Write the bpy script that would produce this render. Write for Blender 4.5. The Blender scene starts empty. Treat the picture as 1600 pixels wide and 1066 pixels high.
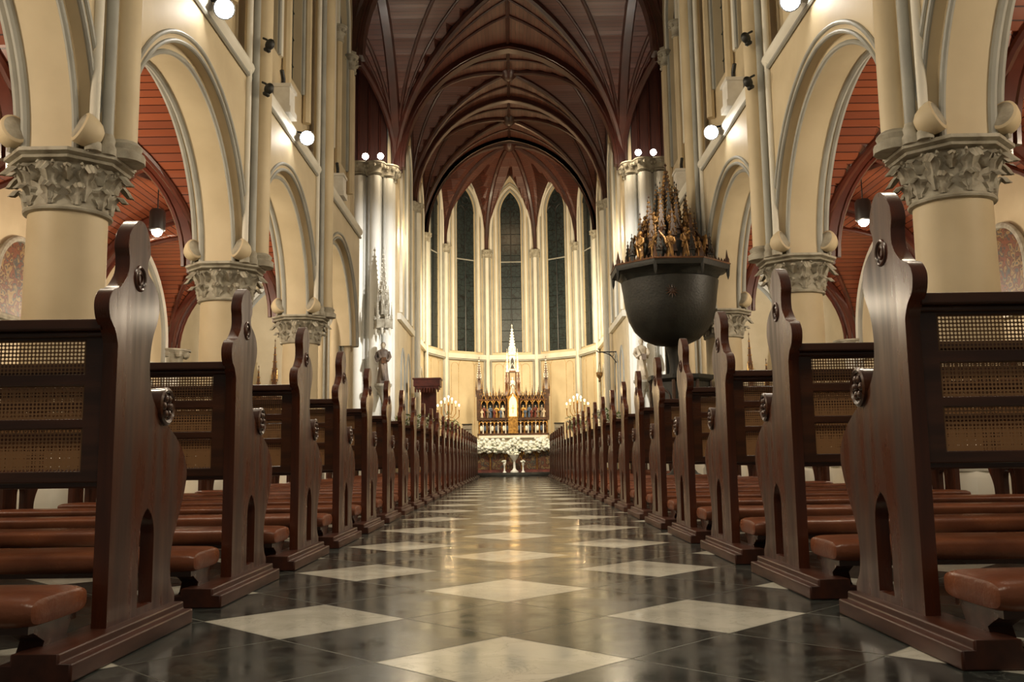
import bpy, math, random
from math import sin, cos, pi, sqrt, acos, radians
from mathutils import Vector, Matrix
from mathutils.geometry import tessellate_polygon
random.seed(7)
scene = bpy.context.scene
COL = scene.collection

# ------------------------------------------------------------------ materials
def newmat(name):
    m = bpy.data.materials.new(name); m.use_nodes = True
    nt = m.node_tree; bs = nt.nodes['Principled BSDF']
    return m, nt, bs
def nd(nt, t, **kw):
    n = nt.nodes.new(t)
    for k, v in kw.items(): setattr(n, k, v)
    return n
def mth(nt, op, a, b=None, c=None):
    n = nt.nodes.new('ShaderNodeMath'); n.operation = op
    for i, v in enumerate((a, b, c)):
        if v is None: continue
        if isinstance(v, (int, float)): n.inputs[i].default_value = v
        else: nt.links.new(v, n.inputs[i])
    return n.outputs[0]
def mix(nt, f, a, b):
    n = nt.nodes.new('ShaderNodeMix'); n.data_type = 'RGBA'
    for s, v in ((0, f), (6, a), (7, b)):
        if isinstance(v, (int, float)): n.inputs[s].default_value = v
        elif isinstance(v, tuple): n.inputs[s].default_value = (*v, 1)
        else: nt.links.new(v, n.inputs[s])
    return n.outputs[2]
def simple(name, c1, c2=None, rough=.5, metal=0, scale=3, stretch=(1,1,1), bump=0, bscale=None, coat=0, rvar=0, detail=5):
    m, nt, bs = newmat(name)
    c2 = c2 or tuple(x*.75 for x in c1)
    tc = nd(nt, 'ShaderNodeTexCoord'); mp = nd(nt, 'ShaderNodeMapping')
    mp.inputs['Scale'].default_value = stretch
    nt.links.new(tc.outputs['Object'], mp.inputs[0])
    nz = nd(nt, 'ShaderNodeTexNoise'); nz.inputs['Scale'].default_value = scale; nz.inputs['Detail'].default_value = detail
    nt.links.new(mp.outputs[0], nz.inputs[0])
    r = nd(nt, 'ShaderNodeMapRange'); r.inputs[1].default_value=.35; r.inputs[2].default_value=.65
    nt.links.new(nz.outputs[0], r.inputs[0])
    nt.links.new(mix(nt, r.outputs[0], c1, c2), bs.inputs['Base Color'])
    bs.inputs['Roughness'].default_value = rough
    if rvar:
        nt.links.new(mth(nt, 'MULTIPLY_ADD', r.outputs[0], rvar, rough), bs.inputs['Roughness'])
    bs.inputs['Metallic'].default_value = metal
    if coat:
        bs.inputs['Coat Weight'].default_value = coat; bs.inputs['Coat Roughness'].default_value = .16
    if bump:
        n2 = nd(nt, 'ShaderNodeTexNoise'); n2.inputs['Scale'].default_value = bscale or scale*8
        nt.links.new(mp.outputs[0], n2.inputs[0])
        bp = nd(nt, 'ShaderNodeBump'); bp.inputs['Strength'].default_value = bump; bp.inputs['Distance'].default_value=.01
        nt.links.new(n2.outputs[0], bp.inputs['Height']); nt.links.new(bp.outputs[0], bs.inputs['Normal'])
    return m
def emis(name, c, s):
    m, nt, bs = newmat(name)
    bs.inputs['Base Color'].default_value=(*c,1)
    bs.inputs['Emission Color'].default_value=(*c,1); bs.inputs['Emission Strength'].default_value=s
    return m

CREAM = simple('cream_paint', (.67,.56,.375), (.58,.475,.305), .55, scale=1.2, bump=.1)
IVORY = simple('ivory_paint', (.80,.77,.68), (.72,.69,.59), .5, scale=1.5, bump=.1)
CHALK = simple('white_pillar_paint', (.86,.85,.79), (.80,.79,.72), .6, scale=1.5, bump=.1)
GREY = simple('grey_moulding_paint', (.40,.40,.36), (.32,.32,.29), .5, scale=2)
GREYL = simple('light_grey_moulding_paint', (.56,.56,.52), (.48,.48,.45), .6, scale=2)
CAPM = simple('carved_grey_stone', (.46,.43,.35), (.28,.25,.19), .65, scale=6, bump=.5, bscale=25)
PEW = simple('varnished_dark_red_wood', (.115,.030,.012), (.042,.012,.006), .22, scale=2.4, stretch=(6,6,.7), coat=.32, rvar=.24, detail=10)
PEWB = simple('worn_dark_red_wood', (.085,.024,.011), (.042,.012,.006), .36, scale=3, stretch=(5,1,5), rvar=.12, detail=8)
PEWD = simple('varnished_dark_brown_wood', (.085,.028,.012), (.038,.013,.006), .26, scale=4, stretch=(.6,5,5), coat=.35, rvar=.12)
LEATHER = simple('brown_leather', (.31,.105,.047), (.18,.056,.026), .25, scale=5, bump=.15, bscale=70, rvar=.16, detail=8)
RIB = simple('dark_rib_wood', (.062,.017,.011), (.036,.011,.008), .36, scale=2, coat=.2)
TYMP = simple('dark_maroon_panelling', (.06,.018,.012), (.035,.011,.008), .5, scale=2, stretch=(6,6,.4))
RIBR = simple('red_rib_wood', (.13,.031,.017), (.075,.018,.010), .26, scale=2, coat=.5)
BRONZE = simple('dark_carved_oak', (.018,.018,.014), (.010,.010,.008), .5, scale=5, bump=.5, bscale=20)
GILT = simple('gilded_carving', (.72,.42,.12), (.32,.16,.045), .36, metal=.7, scale=9, bump=.5, bscale=30)
GILTD = simple('tarnished_gilding', (.40,.22,.065), (.09,.042,.016), .42, metal=.4, scale=9, bump=.6, bscale=30)
OAK = simple('carved_brown_oak', (.15,.062,.024), (.065,.027,.012), .4, scale=8, bump=.3)
OAKD = simple('carved_dark_oak', (.075,.034,.016), (.032,.015,.009), .4, scale=8, bump=.3)
ROSEW = simple('pale_rose_stone', (.80,.68,.58), (.66,.52,.43), .45, scale=9)
GOLDL = emis('gold_painted_glow', (1,.66,.24), 1.8)  # brightness of lit gold put in as emission, no lamp in the niche
DARK = simple('black_metal', (.02,.02,.02), (.03,.03,.03), .4)
WHITE = simple('white_marble', (.8,.78,.72), (.7,.67,.6), .4, scale=5)
BLOSSOM = simple('white_blossom', (.90,.89,.82), (.84,.82,.66), .7, scale=9)
LEAF = simple('green_foliage', (.16,.24,.07), (.28,.36,.12), .6, scale=14)
GREYBOX = simple('grey_cloth_speaker', (.33,.31,.28), (.27,.25,.22), .7, scale=30)
REDV = simple('crimson_wood', (.15,.03,.018), (.08,.016,.011), .45, scale=6)
BLUEV = simple('blue_painted_robe', (.08,.12,.20), (.05,.07,.12), .5, scale=6)
STATM = simple('polychrome_statue_plaster', (.24,.18,.13), (.06,.042,.035), .6, scale=2.6, stretch=(1,1,.8))
STATW = simple('pale_statue_plaster', (.66,.57,.43), (.28,.22,.14), .6, scale=3.2)
CANDLE = simple('wax', (.85,.8,.65), (.8,.75,.6), .5)
BULB = emis('bulb_glow', (1,.95,.86), 45)
FLAME = emis('candle_flame', (1,.74,.34), 16)

def plank_mat(name, c1, c2, pitch, rough, ew=.13, ek=.18, bs_=.7):
    m, nt, bs = newmat(name)
    at = nd(nt, 'ShaderNodeAttribute'); at.attribute_name='arc'
    a = mth(nt,'DIVIDE', at.outputs['Fac'], pitch)
    fl = mth(nt,'FLOOR', a); fr = mth(nt,'FRACT', a)
    tc = nd(nt,'ShaderNodeTexCoord')
    wn = nd(nt,'ShaderNodeTexWhiteNoise', noise_dimensions='1D'); nt.links.new(fl, wn.inputs['W'])
    nz = nd(nt,'ShaderNodeTexNoise'); nz.inputs['Scale'].default_value=1.3; nt.links.new(tc.outputs['Object'], nz.inputs[0])
    f = mth(nt,'MULTIPLY_ADD', wn.outputs[0], .6, mth(nt,'MULTIPLY', nz.outputs[0], .4))
    col = mix(nt, f, c1, c2)
    edge = mth(nt,'LESS_THAN', fr, ew)
    nt.links.new(mix(nt, edge, col, tuple(x*ek for x in c2)), bs.inputs['Base Color'])
    nt.links.new(mth(nt,'MULTIPLY_ADD', wn.outputs[0], .14, rough), bs.inputs['Roughness'])
    bp = nd(nt,'ShaderNodeBump'); bp.inputs['Strength'].default_value=bs_; bp.inputs['Distance'].default_value=.02
    nt.links.new(mth(nt,'ADD', mth(nt,'SUBTRACT',1.0,edge), mth(nt,'MULTIPLY', fr, .6)), bp.inputs['Height']); nt.links.new(bp.outputs[0], bs.inputs['Normal'])
    return m
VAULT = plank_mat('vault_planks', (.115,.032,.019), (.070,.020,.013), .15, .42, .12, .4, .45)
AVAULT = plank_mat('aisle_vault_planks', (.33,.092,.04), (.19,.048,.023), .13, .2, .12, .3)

def floor_mat():
    m, nt, bs = newmat('marble_floor_tiles')
    tc = nd(nt,'ShaderNodeTexCoord'); sp = nd(nt,'ShaderNodeSeparateXYZ'); nt.links.new(tc.outputs['Object'], sp.inputs[0])
    w=.646
    dx = mth(nt,'ADD', sp.outputs[0], .034); dy = mth(nt,'SUBTRACT', sp.outputs[1], 2.41)
    u = mth(nt,'ADD', mth(nt,'DIVIDE', mth(nt,'ADD',dx,dy), w), .5)
    v = mth(nt,'ADD', mth(nt,'DIVIDE', mth(nt,'SUBTRACT',dy,dx), w), .5)
    wu = mth(nt,'LESS_THAN', mth(nt,'FLOORED_MODULO', u, 2.0), 1.0)
    wv = mth(nt,'LESS_THAN', mth(nt,'FLOORED_MODULO', v, 2.0), 1.0)
    white = mth(nt,'MULTIPLY', wu, wv)
    ju = mth(nt,'ABSOLUTE', mth(nt,'SUBTRACT', mth(nt,'FRACT',u), .5)); jv = mth(nt,'ABSOLUTE', mth(nt,'SUBTRACT', mth(nt,'FRACT',v), .5))
    joint = mth(nt,'GREATER_THAN', mth(nt,'MAXIMUM',ju,jv), .494)
    cb = nd(nt,'ShaderNodeCombineXYZ'); nt.links.new(mth(nt,'FLOOR',u), cb.inputs[0]); nt.links.new(mth(nt,'FLOOR',v), cb.inputs[1])
    wn = nd(nt,'ShaderNodeTexWhiteNoise', noise_dimensions='2D'); nt.links.new(cb.outputs[0], wn.inputs['Vector'])
    off = nd(nt,'ShaderNodeVectorMath', operation='MULTIPLY_ADD'); nt.links.new(wn.outputs['Color'], off.inputs[0]); off.inputs[1].default_value=(7,7,7); nt.links.new(tc.outputs['Object'], off.inputs[2])
    nz = nd(nt,'ShaderNodeTexNoise'); nz.inputs['Scale'].default_value=5; nz.inputs['Detail'].default_value=10; nz.inputs['Roughness'].default_value=.62; nz.inputs['Distortion'].default_value=1.2
    nt.links.new(off.outputs[0], nz.inputs[0])
    mr = nd(nt,'ShaderNodeMapRange'); mr.inputs[1].default_value=.42; mr.inputs[2].default_value=.72; nt.links.new(nz.outputs[0], mr.inputs[0])
    vein = mth(nt,'LESS_THAN', mth(nt,'ABSOLUTE', mth(nt,'SUBTRACT', nz.outputs[0], .5)), .009)
    dk = mix(nt, mr.outputs[0], (.018,.023,.022), (.09,.105,.094))
    dk = mix(nt, mth(nt,'MULTIPLY', wn.outputs[0], .6), dk, (.044,.053,.050))
    dk = mix(nt, mth(nt,'MULTIPLY', vein, .45), dk, (.17,.18,.16))
    wt = mix(nt, mr.outputs[0], (.76,.74,.64), (.60,.58,.48))
    wt = mix(nt, mth(nt,'MULTIPLY', vein, .35), wt, (.40,.38,.31))
    c = mix(nt, white, dk, wt)
    c = mix(nt, mth(nt,'MULTIPLY',joint,.7), c, (.16,.15,.12))
    nt.links.new(c, bs.inputs['Base Color'])
    nz2 = nd(nt,'ShaderNodeTexNoise'); nz2.inputs['Scale'].default_value=3.5; nz2.inputs['Detail'].default_value=9; nz2.inputs['Roughness'].default_value=.65; nt.links.new(tc.outputs['Object'], nz2.inputs[0])
    mr2 = nd(nt,'ShaderNodeMapRange'); mr2.inputs[1].default_value=.35; mr2.inputs[2].default_value=.7; mr2.inputs[3].default_value=.09; mr2.inputs[4].default_value=.27
    nt.links.new(nz2.outputs[0], mr2.inputs[0])
    nt.links.new(mth(nt,'MULTIPLY_ADD', joint, .3, mr2.outputs[0]), bs.inputs['Roughness'])
    bp = nd(nt,'ShaderNodeBump'); bp.inputs['Strength'].default_value=.07; bp.inputs['Distance'].default_value=.01
    nt.links.new(mth(nt,'ADD', nz2.outputs[0], mth(nt,'MULTIPLY', wn.outputs[0], .2)), bp.inputs['Height']); nt.links.new(bp.outputs[0], bs.inputs['Normal'])
    return m
FLOOR = floor_mat()

def cane_mat():
    m, nt, bs = newmat('woven_cane')
    tc = nd(nt,'ShaderNodeTexCoord'); sp = nd(nt,'ShaderNodeSeparateXYZ'); nt.links.new(tc.outputs['Object'], sp.inputs[0])
    p=.0108
    a = mth(nt,'SUBTRACT', mth(nt,'FRACT', mth(nt,'DIVIDE', sp.outputs[0], p)), .5)
    b = mth(nt,'SUBTRACT', mth(nt,'FRACT', mth(nt,'DIVIDE', sp.outputs[2], p)), .5)
    d = mth(nt,'ADD', mth(nt,'MULTIPLY',a,a), mth(nt,'MULTIPLY',b,b))
    hole = mth(nt,'LESS_THAN', d, .12)
    bs.inputs['Base Color'].default_value=(.38,.205,.092,1); bs.inputs['Roughness'].default_value=.32
    tr = nd(nt,'ShaderNodeBsdfTransparent'); mx = nd(nt,'ShaderNodeMixShader')
    nt.links.new(hole, mx.inputs[0]); nt.links.new(bs.outputs[0], mx.inputs[1]); nt.links.new(tr.outputs[0], mx.inputs[2])
    nt.links.new(mx.outputs[0], nt.nodes['Material Output'].inputs[0])
    return m
CANE = cane_mat()

def glass_mat():
    m, nt, bs = newmat('dark_leaded_glass')
    tc = nd(nt,'ShaderNodeTexCoord')
    vo = nd(nt,'ShaderNodeTexVoronoi', feature='DISTANCE_TO_EDGE'); vo.inputs['Scale'].default_value=4; nt.links.new(tc.outputs['Object'], vo.inputs[0])
    v2 = nd(nt,'ShaderNodeTexNoise'); v2.inputs['Scale'].default_value=3.2; nt.links.new(tc.outputs['Object'], v2.inputs[0])
    e = mth(nt,'LESS_THAN', vo.outputs[0], .05)
    c = mix(nt, v2.outputs[0], (.010,.017,.02), (.03,.045,.045))
    nt.links.new(mix(nt, e, c, (.006,.007,.007)), bs.inputs['Base Color'])
    bs.inputs['Roughness'].default_value=.35
    return m
GLASS = glass_mat()

def paint_mat():
    m, nt, bs = newmat('old_painting')
    tc = nd(nt,'ShaderNodeTexCoord')
    vo = nd(nt,'ShaderNodeTexVoronoi', feature='SMOOTH_F1'); vo.inputs['Scale'].default_value=4.5
    nz = nd(nt,'ShaderNodeTexNoise'); nz.inputs['Scale'].default_value=3; nt.links.new(tc.outputs['Object'], nz.inputs[0])
    ad = nd(nt,'ShaderNodeVectorMath'); nt.links.new(tc.outputs['Object'], ad.inputs[0]); nt.links.new(nz.outputs[1], ad.inputs[1])
    nt.links.new(ad.outputs[0], vo.inputs[0])
    cr = nd(nt,'ShaderNodeValToRGB'); nt.links.new(mth(nt,'FRACT', mth(nt,'MULTIPLY', vo.outputs['Distance'], 2.6)), cr.inputs[0])
    el = cr.color_ramp.elements; el[0].color=(.05,.03,.015,1); el[1].color=(.22,.13,.05,1)
    for p,c in ((.3,(.20,.06,.025,1)),(.5,(.04,.055,.055,1)),(.75,(.30,.19,.08,1))):
        k=el.new(p); k.color=c
    nt.links.new(cr.outputs[0], bs.inputs['Base Color']); bs.inputs['Roughness'].default_value=.4
    return m
PAINT = paint_mat()

# ------------------------------------------------------------------ mesh builder
class B:
    def __init__(s): s.v=[]; s.f=[]; s.m=[]; s.mats=[]; s.cur=0
    def mat(s, m):
        if m not in s.mats: s.mats.append(m)
        s.cur = s.mats.index(m); return s
    def add(s, vs, fs):
        o=len(s.v); s.v += [tuple(p) for p in vs]; s.f += [tuple(i+o for i in f) for f in fs]; s.m += [s.cur]*len(fs)
    def box(s, x0,x1,y0,y1,z0,z1):
        s.add([(x0,y0,z0),(x1,y0,z0),(x1,y1,z0),(x0,y1,z0),(x0,y0,z1),(x1,y0,z1),(x1,y1,z1),(x0,y1,z1)],
              [(0,3,2,1),(4,5,6,7),(0,1,5,4),(1,2,6,5),(2,3,7,6),(3,0,4,7)])
    def lathe(s, prof, c=(0,0,0), seg=24, rot=0, sx=1, sy=1, wave=None):
        vs=[]; n=len(prof)
        for j in range(seg):
            a=rot+2*pi*j/seg
            for (r,z) in prof:
                k = wave(a,z) if wave else 1
                vs.append((c[0]+r*k*cos(a)*sx, c[1]+r*k*sin(a)*sy, c[2]+z))
        fs=[]
        for j in range(seg):
            k=(j+1)%seg
            for i in range(n-1): fs.append((j*n+i,k*n+i,k*n+i+1,j*n+i+1))
        fs.append(tuple(reversed([j*n for j in range(seg)]))); fs.append(tuple(j*n+n-1 for j in range(seg)))
        s.add(vs,fs)
    def sphere(s, c, r, seg=10, rings=6, sc=(1,1,1)):
        prof=[(max(1e-4,r*sin(pi*i/rings)), -r*cos(pi*i/rings)*sc[2]) for i in range(rings+1)]
        s.lathe(prof,c,seg,0,sc[0],sc[1])
    def tube(s, path, r, seg=8, prof=None, n0=None, closed=False):
        P=[Vector(p) for p in path]; N=len(P)
        R = r if isinstance(r,(list,tuple)) else [r]*N
        prof = prof or [(cos(2*pi*k/seg), sin(2*pi*k/seg)) for k in range(seg)]
        seg=len(prof)
        T=[]
        for i in range(N):
            if closed: t=P[(i+1)%N]-P[i-1]
            else: t=P[min(i+1,N-1)]-P[max(i-1,0)]
            T.append(t.normalized())
        if n0: n=Vector(n0)
        else: n = Vector((0,0,1)) if abs(T[0].z)<.9 else Vector((1,0,0))
        vs=[]
        for i in range(N):
            n=(n-T[i]*n.dot(T[i])).normalized()
            b=T[i].cross(n)
            for (p,q) in prof: vs.append(P[i]+n*(p*R[i])+b*(q*R[i]))
        fs=[]
        M = N if closed else N-1
        for i in range(M):
            a=i*seg; c=((i+1)%N)*seg
            for k in range(seg):
                l=(k+1)%seg; fs.append((a+k,a+l,c+l,c+k))
        if not closed:
            fs.append(tuple(reversed(range(seg)))); fs.append(tuple((N-1)*seg+k for k in range(seg)))
        s.add(vs,fs)
    def plate(s, outline, holes, mp, t0, t1):
        polys=[[Vector((p[0],p[1],0)) for p in outline]]+[[Vector((p[0],p[1],0)) for p in h] for h in holes]
        tris=tessellate_polygon(polys)
        flat=[p for poly in polys for p in poly]; n=len(flat)
        vs=[mp(p[0],p[1],t0) for p in flat]+[mp(p[0],p[1],t1) for p in flat]
        fs=[tuple(t) for t in tris]+[tuple(i+n for i in reversed(t)) for t in tris]
        o=0
        for poly in polys:
            k=len(poly)
            for i in range(k):
                j=(i+1)%k; fs.append((o+i,o+j,n+o+j,n+o+i))
            o+=k
        s.add(vs,fs)
    def mesh(s, name, smooth=True, fixn=True):
        me=bpy.data.meshes.new(name); me.from_pydata([tuple(p) for p in s.v],[],s.f)
        for m in s.mats: me.materials.append(m)
        me.polygons.foreach_set('material_index', s.m)
        if fixn:
            import bmesh
            bm=bmesh.new(); bm.from_mesh(me); bmesh.ops.recalc_face_normals(bm, faces=bm.faces); bm.to_mesh(me); bm.free()
        me.update()
        if smooth:
            me.polygons.foreach_set('use_smooth',[True]*len(me.polygons))
            try: me.set_sharp_from_angle(angle=radians(38))
            except Exception: pass
        return me
    def obj(s, name, parent=None, loc=(0,0,0), smooth=True, **kw):
        return add(name, s.mesh(name, smooth), parent, loc, **kw)
def add(name, me, parent=None, loc=(0,0,0), rot=None, scale=None, **props):
    o=bpy.data.objects.new(name, me); COL.objects.link(o)
    o.location=loc
    if rot: o.rotation_euler=rot
    if scale: o.scale=scale
    if parent: o.parent=parent
    for k,v in props.items(): o[k]=v
    return o
def bevel(o, w, seg=2):
    m=o.modifiers.new('bevel','BEVEL'); m.width=w; m.segments=seg; m.limit_method='ANGLE'; m.angle_limit=radians(40)
def copy_tree(root, loc, scale=None, rot=None, label=None):
    def rec(o, par):
        c=o.copy(); COL.objects.link(c)
        if par: c.parent=par
        for ch in list(o.children): rec(ch, c)
        return c
    c=rec(root,None); c.location=loc
    if scale: c.scale=scale
    if rot: c.rotation_euler=rot
    if label: c['label']=label
    return c
def empty(name, loc, label, cat, group=None):
    o=add(name,None,None,loc); o.empty_display_size=.1
    o['label']=label; o['category']=cat
    if group: o['group']=group
    return o
def S(name,b,smooth=True):
    return b.obj(name, smooth=smooth, kind='structure')
TR=[0]
def trim(b):
    TR[0]+=1; return S('trim_%d'%TR[0], b)

def pointed(a, rise, d=0, n=14):
    r=(rise*rise+a*a)/(2*a); cx=r-a; R=r+d; ph=acos(max(-1,min(1,cx/R)))
    L=[(cx-R*cos(ph*i/n), R*sin(ph*i/n)) for i in range(n+1)]
    return L+[(-x,z) for (x,z) in reversed(L[:-1])]
def catmull(P, k=4, closed=False):
    out=[]; n=len(P)
    for i in range(n-1):
        p0=P[max(i-1,0)];p1=P[i];p2=P[i+1];p3=P[min(i+2,n-1)]
        for j in range(k):
            t=j/k
            out.append(tuple(.5*((2*p1[c])+(-p0[c]+p2[c])*t+(2*p0[c]-5*p1[c]+4*p2[c]-p3[c])*t*t+(-p0[c]+3*p1[c]-3*p2[c]+p3[c])*t**3) for c in (0,1)))
    out.append(P[-1]); return out

# ------------------------------------------------------------------ camera
cam=bpy.data.cameras.new('camera'); co=bpy.data.objects.new('camera',cam); COL.objects.link(co)
cam.sensor_width=36; cam.lens=32.4; cam.clip_start=.05; cam.clip_end=200
co.matrix_world = Matrix.Translation((0,0,.5)) @ Matrix.Rotation(radians(97.4),4,'X') @ Matrix.Rotation(-.014,4,'Z')
scene.camera=co

# ------------------------------------------------------------------ geometry constants
YC=[4.06,9.30,14.54,19.78,25.02]; L2=2.62
ZS=3.63; A=4.4; ZV=12.0; RISE=5.0; ZL=6.8
CH=[35.0,40.35,45.7]

# floor
b=B().mat(FLOOR); b.add([(-12,-3,0),(12,-3,0),(12,52,0),(-12,52,0)],[(0,1,2,3)])
S('floor',b,False)

# ------------------------------------------------------------------ vaults
def Hn(t, q):   # normalized pointed profile, q=rise/a ; returns height/rise, arc position
    R=(q*q+1)/2; x=min(1,t)+R-1
    return sqrt(max(0,R*R-x*x))/q, acos(max(-1,min(1,x/R)))*R
def tvals(q,n):
    R=(q*q+1)/2; ph=acos((R-1)/R)
    half=[R*cos(ph*i/n)-(R-1) for i in range(n+1)]  # 1 .. 0
    return [-t for t in half]+[t for t in reversed(half[:-1])]
def vault(name, bays, mat, q, zs, rise, n=12):
    vs=[];fs=[];arc=[]
    for (cx,cy,ax,ay) in bays:
        T=tvals(q,n); o=len(vs); m=len(T)
        for ty in T:
            for tx in T:
                hx,angx=Hn(abs(tx),q); hy,angy=Hn(abs(ty),q)
                if hx>=hy: h,a_=hx,angx
                else: h,a_=hy,angy
                vs.append((cx+tx*ax,cy+ty*ay,zs+rise*h)); arc.append(a_*min(ax,4.45))
        for j in range(m-1):
            for i in range(m-1): fs.append((o+j*m+i,o+j*m+i+1,o+(j+1)*m+i+1,o+(j+1)*m+i))
    me=bpy.data.meshes.new(name); me.from_pydata(vs,[],fs); me.materials.append(mat)
    at=me.attributes.new('arc','FLOAT','POINT'); at.data.foreach_set('value',arc)
    return add(name,me,kind='structure')
q=RISE/A
bays=[(0,(YC[i]+YC[i+1])/2,A+.05,L2) for i in range(4)]+[(0,30.01,A+.05,4.99)]
bays+=[(0,(CH[i]+CH[i+1])/2,A+.05,(CH[i+1]-CH[i])/2) for i in range(2)]
bays+=[(0,1.44,A+.05,L2)]
bays+=[(s*7.75,30.01,3.3,4.99) for s in (1,-1)]
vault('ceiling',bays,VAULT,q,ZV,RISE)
qa=2.5/2.2
for s in (1,-1):
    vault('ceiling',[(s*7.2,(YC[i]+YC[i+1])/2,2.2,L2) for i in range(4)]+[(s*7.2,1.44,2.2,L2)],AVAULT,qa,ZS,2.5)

def groin_ribs(b,cx,cy,ax,ay,q,zs,rise,r,dn=.0):
    T=tvals(q,14)
    for sy in (1,-1):
        b.tube([(cx+t*ax, cy+sy*t*ay, zs+rise*Hn(abs(t),q)[0]-dn) for t in T], r, 8)
def tierceron(b,cx,cy,ax,ay,q,zs,rise,r,fr,dn=.02,both=True):
    T=[t for t in tvals(q,14) if t>=-1e-6]
    for sx in (1,-1):
        for sy in (1,-1):
            b.tube([(cx+sx*t*ax, cy+sy*(fr+(1-fr)*t)*ay, zs+rise*Hn(t,q)[0]-dn) for t in T], r, 6)
            if both: b.tube([(cx+sx*(fr+(1-fr)*t)*ax, cy+sy*t*ay, zs+rise*Hn(t,q)[0]-dn) for t in T], r, 6)
def trans_rib(b,cx,y,ax,q,zs,rise,w,h,dn=.0):
    T=tvals(q,14)
    pr=[(-w/2,-h/2),(-w/2,h*.1),(-w*.3,h/2),(w*.3,h/2),(w/2,h*.1),(w/2,-h/2)]
    path=[(cx+t*ax*.985, y, zs+rise*Hn(abs(t),q)[0]-dn) for t in T]
    b.tube(path,1,prof=[(p,qq) for (p,qq) in pr],n0=(0,1,0))
for (cx,cy,ax,ay) in bays:
    big=ay>4
    b=B().mat(RIB); groin_ribs(b,cx,cy,ax,ay,q,ZV,RISE,.14 if big else .12,.04)
    tierceron(b,cx,cy,ax,ay,q,ZV,RISE,.075 if big else .065,.5)
    if big: tierceron(b,cx,cy,ax,ay,q,ZV,RISE,.055,.25)
    b.tube([(cx-ax,cy,ZV+RISE-.02),(cx+ax,cy,ZV+RISE-.02)],.08,6); b.tube([(cx,cy-ay,ZV+RISE-.02),(cx,cy+ay,ZV+RISE-.02)],.08,6)
    b.mat(RIB); b.lathe([(.05,-.35),(.2,-.3),(.38,-.1),(.42,.0),(.3,.1)],(cx,cy,ZV+RISE-.02),12)
    for s in (1,-1):
        b.tube([(cx+s*(ax-.07), cy+t*ay, ZV+RISE*Hn(abs(t),q)[0]) for t in tvals(q,14)],.14 if big else .09,6)
    trim(b)
for y in YC+CH+[45.7]:
    b=B().mat(RIB); big = y in (YC[-1],CH[0])
    w_=.44 if big else .34
    trans_rib(b,0,y,A,q,ZV,RISE,w_,w_,.05)
    for dy in (-w_/2,w_/2): b.tube([(t*A*.97,y+dy,ZV+RISE*Hn(abs(t),q)[0]-.18) for t in tvals(q,14)],.045,6)
    trim(b)
for s in (1,-1):
    for i in range(4):
        b=B().mat(RIBR); groin_ribs(b,s*7.2,(YC[i]+YC[i+1])/2,2.2,L2,qa,ZS,2.5,.06,.02); trim(b)
    for y in YC:
        b=B().mat(RIBR); trans_rib(b,s*7.2,y,2.2,qa,ZS,2.5,.42,.22,.1)
        for dy in (-.2,.2):
            b.tube([(s*7.2+t*2.0, y+dy, ZS+2.27*Hn(abs(t),qa)[0]) for t in tvals(qa,14)],.045,6)
        trim(b)

# apse vault & walls
AY=45.7; AR=4.4; PH=[-90,-54,-18,18,54,90]; CB=(0,46.7)
PV=[(AR*sin(radians(p)),AY+AR*cos(radians(p))) for p in PH]
GR=4.3
vs=[];fs=[];arc=[]
T=tvals(q,10); th=[-t for t in T[:11]]
Ts=tvals(1.6,8)
def Gh(sv):
    a=1.36; r=(GR*GR+a*a)/(2*a); x=abs(sv)*a+r-a; return sqrt(max(0,r*r-x*x))
for k in range(5):
    o=len(vs); p0,p1=PV[k],PV[k+1]
    for sv in Ts:
        f=(sv+1)/2; px=p0[0]+(p1[0]-p0[0])*f; py=p0[1]+(p1[1]-p0[1])*f
        for t in th:
            h1=RISE*Hn(t,q)[0]; h2=Gh(sv)
            vs.append((CB[0]+(px-CB[0])*t, CB[1]+(py-CB[1])*t, ZV+max(h1,h2)))
            arc.append(Hn(t,q)[1]*4.4 if h1>=h2 else h2*1.1)
    m=len(th)
    for j in range(len(Ts)-1):
        for i in range(m-1): fs.append((o+j*m+i,o+j*m+i+1,o+(j+1)*m+i+1,o+(j+1)*m+i))
me=bpy.data.meshes.new('ceiling'); me.from_pydata(vs,[],fs); me.materials.append(VAULT)
me.attributes.new('arc','FLOAT','POINT').data.foreach_set('value',arc); add('ceiling',me,kind='structure')
b=B().mat(RIB)
for p in PV:
    b.tube([(CB[0]+(p[0]-CB[0])*t,CB[1]+(p[1]-CB[1])*t,ZV+RISE*Hn(t,q)[0]-.05) for t in th],.12,6)
b.lathe([(.05,-.4),(.25,-.3),(.4,-.1),(.42,.0),(.3,.1)],(CB[0],CB[1],ZV+RISE-.02),12)
trim(b)

WN=[0]
def window_obj(mp, c, z0, zsp, a, rise, depth):
    WN[0]+=1
    b=B().mat(GLASS)
    arch=[(c+x,zsp+z) for x,z in pointed(a+.03,rise+.03)]
    b.plate([(c-a-.03,z0-.03)]+arch+[(c+a+.03,z0-.03)],[],mp,depth,depth+.03)
    b.mat(DARK)
    P=mp
    b.tube([P(c,z0,depth-.02),P(c,zsp+rise*.2,depth-.02)],.028,6)
    for sg in (-1,1):
        b.tube([P(c+sg*a/2+x,zsp-.1+z,depth-.02) for x,z in pointed(a/2,a*.7,n=6)],.024,6)
    b.tube([P(c+a*.38*cos(t*pi/6),zsp+rise*.5+a*.38*sin(t*pi/6),depth-.02) for t in range(12)],.024,6,closed=True)
    h=z0+.6
    b.mat(GLASS)
    while h<zsp: b.tube([P(c-a,h,depth-.01),P(c+a,h,depth-.01)],.015,4); h+=.6
    b.mat(GREY); b.tube([P(c-a,(z0*.35+zsp*.65),depth-.03),P(c+a,(z0*.35+zsp*.65),depth-.03)],.04,4)
    S('window_%d'%WN[0],b)
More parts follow.
